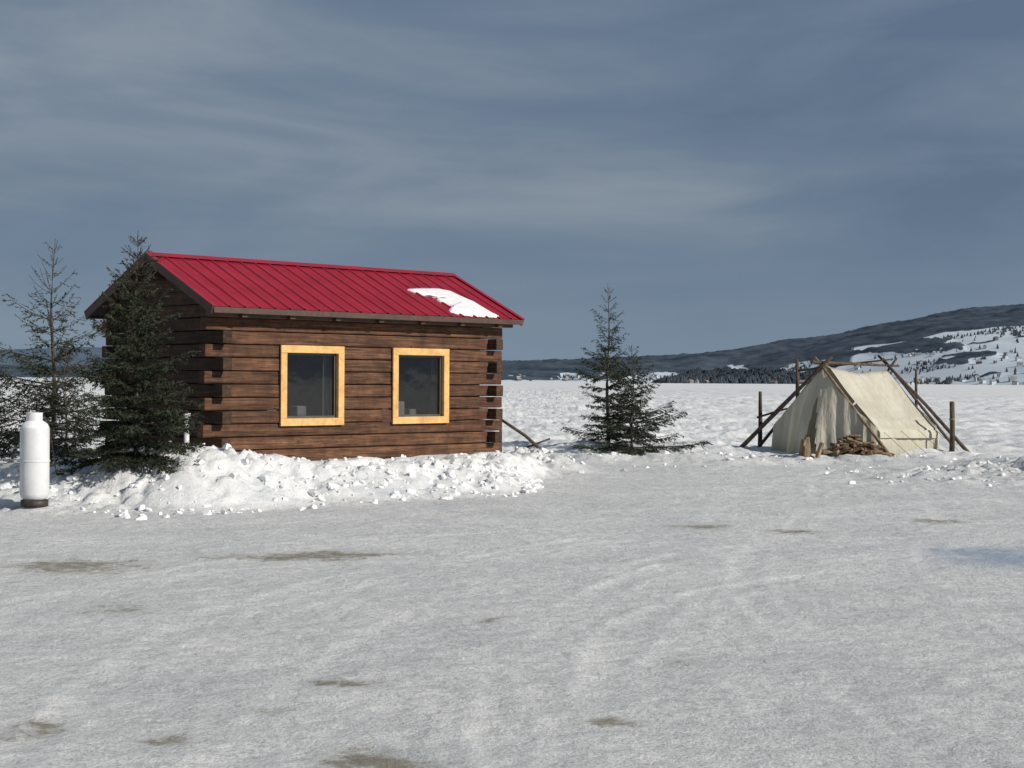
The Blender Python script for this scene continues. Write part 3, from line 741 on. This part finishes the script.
for _ in range(1100):
    x=rs.uniform(185,455); y=1895+rs.uniform(0,120); h=rs.uniform(5,9); r=h*.42; hh=float(np.interp(x,[185,230,300,400,455],[0,8,10,8,0]))*(y-1895)/120
    tb.add([(x+r*math.cos(k*1.257),y+r*math.sin(k*1.257),hh) for k in range(5)]+[(x,y,hh+h+1)],[(k,(k+1)%5,5) for k in range(5)])
tb.obj('distant_treeline',simple('distant_tree',(.030,.040,.053),(.055,.068,.085),.02,.95,0,.01),None)
# ------------------------------------------------------------ light
sd=Vector((.86,-.53,0)).normalized(); EL=math.radians(28)
sv=Vector((sd.x*math.cos(EL),sd.y*math.cos(EL),math.sin(EL)))
sl=bpy.data.lights.new('sun','SUN'); sl.energy=4.7; sl.angle=math.radians(.6); sl.color=(1,.945,.86)
so=bpy.data.objects.new('sun',sl); so.rotation_euler=sv.to_track_quat('Z','Y').to_euler(); so.location=(20,-20,20); link(so)
w=bpy.data.worlds.new('World'); scene.world=w; w.use_nodes=True; nt=w.node_tree; nt.nodes.clear()
out=N(nt,'ShaderNodeOutputWorld'); sky=N(nt,'ShaderNodeTexSky',sky_type='NISHITA'); sky.sun_disc=False
sky.sun_elevation=EL; sky.sun_rotation=math.atan2(sd.x,sd.y); sky.dust_density=1.0
bg1=N(nt,'ShaderNodeBackground'); bg1.inputs[1].default_value=.06; nt.links.new(sky.outputs[0],bg1.inputs[0])
v=mapped(nt,(1.6,1.6,6.5),'Generated',(0,.06,0)); n1=noise(nt,2.1,6,.52,v,.5); v2=mapped(nt,(2.6,2.6,13),'Generated',(0,.08,0)); n2=noise(nt,2.0,6,.55,v2,.8)
mm=N(nt,'ShaderNodeMath',operation='MULTIPLY_ADD'); nt.links.new(n2,mm.inputs[0]); mm.inputs[1].default_value=.40; nt.links.new(n1,mm.inputs[2])
tc=N(nt,'ShaderNodeTexCoord'); sp=N(nt,'ShaderNodeSeparateXYZ'); nt.links.new(tc.outputs['Generated'],sp.inputs[0])
mg=N(nt,'ShaderNodeMath',operation='MULTIPLY_ADD'); nt.links.new(sp.outputs[0],mg.inputs[0]); mg.inputs[1].default_value=-.35; nt.links.new(mm.outputs[0],mg.inputs[2])
mp=N(nt,'ShaderNodeMapRange'); nt.links.new(mg.outputs[0],mp.inputs[0]); mp.inputs[1].default_value=.50; mp.inputs[2].default_value=.95
r=ramp(nt,[(0,(.112,.165,.250)),(.45,(.152,.208,.288)),(1,(.245,.292,.350))]); nt.links.new(mp.outputs[0],r.inputs[0])
rh=ramp(nt,[(0,(.205,.285,.375)),(.10,(.150,.218,.315))]); nt.links.new(sp.outputs[2],rh.inputs[0])
rf=ramp(nt,[(0,.85),(.12,.0)]); nt.links.new(sp.outputs[2],rf.inputs[0])
c=mixc(nt,r.outputs[0],rh.outputs[0],rf.outputs[0])
ru=ramp(nt,[(.25,1.0),(.8,.85)]); nt.links.new(sp.outputs[2],ru.inputs[0]); 
bg2=N(nt,'ShaderNodeBackground'); nt.links.new(c,bg2.inputs[0]); nt.links.new(ru.outputs[0],bg2.inputs[1])
mi=N(nt,'ShaderNodeMixShader'); mi.inputs[0].default_value=.92; nt.links.new(bg1.outputs[0],mi.inputs[1]); nt.links.new(bg2.outputs[0],mi.inputs[2]); nt.links.new(mi.outputs[0],out.inputs[0])
# ------------------------------------------------------------ camera
cam=bpy.data.cameras.new('camera'); cam.sensor_width=36; cam.lens=1600/1024*36; cam.clip_end=40000; cam.clip_start=.1
co=bpy.data.objects.new('camera',cam); link(co)
co.matrix_world=Matrix.Translation((0,0,CAMH))@Matrix.Rotation(math.radians(90)-3/1600,4,'X')@Matrix.Rotation(.006,4,'Z')
scene.camera=co
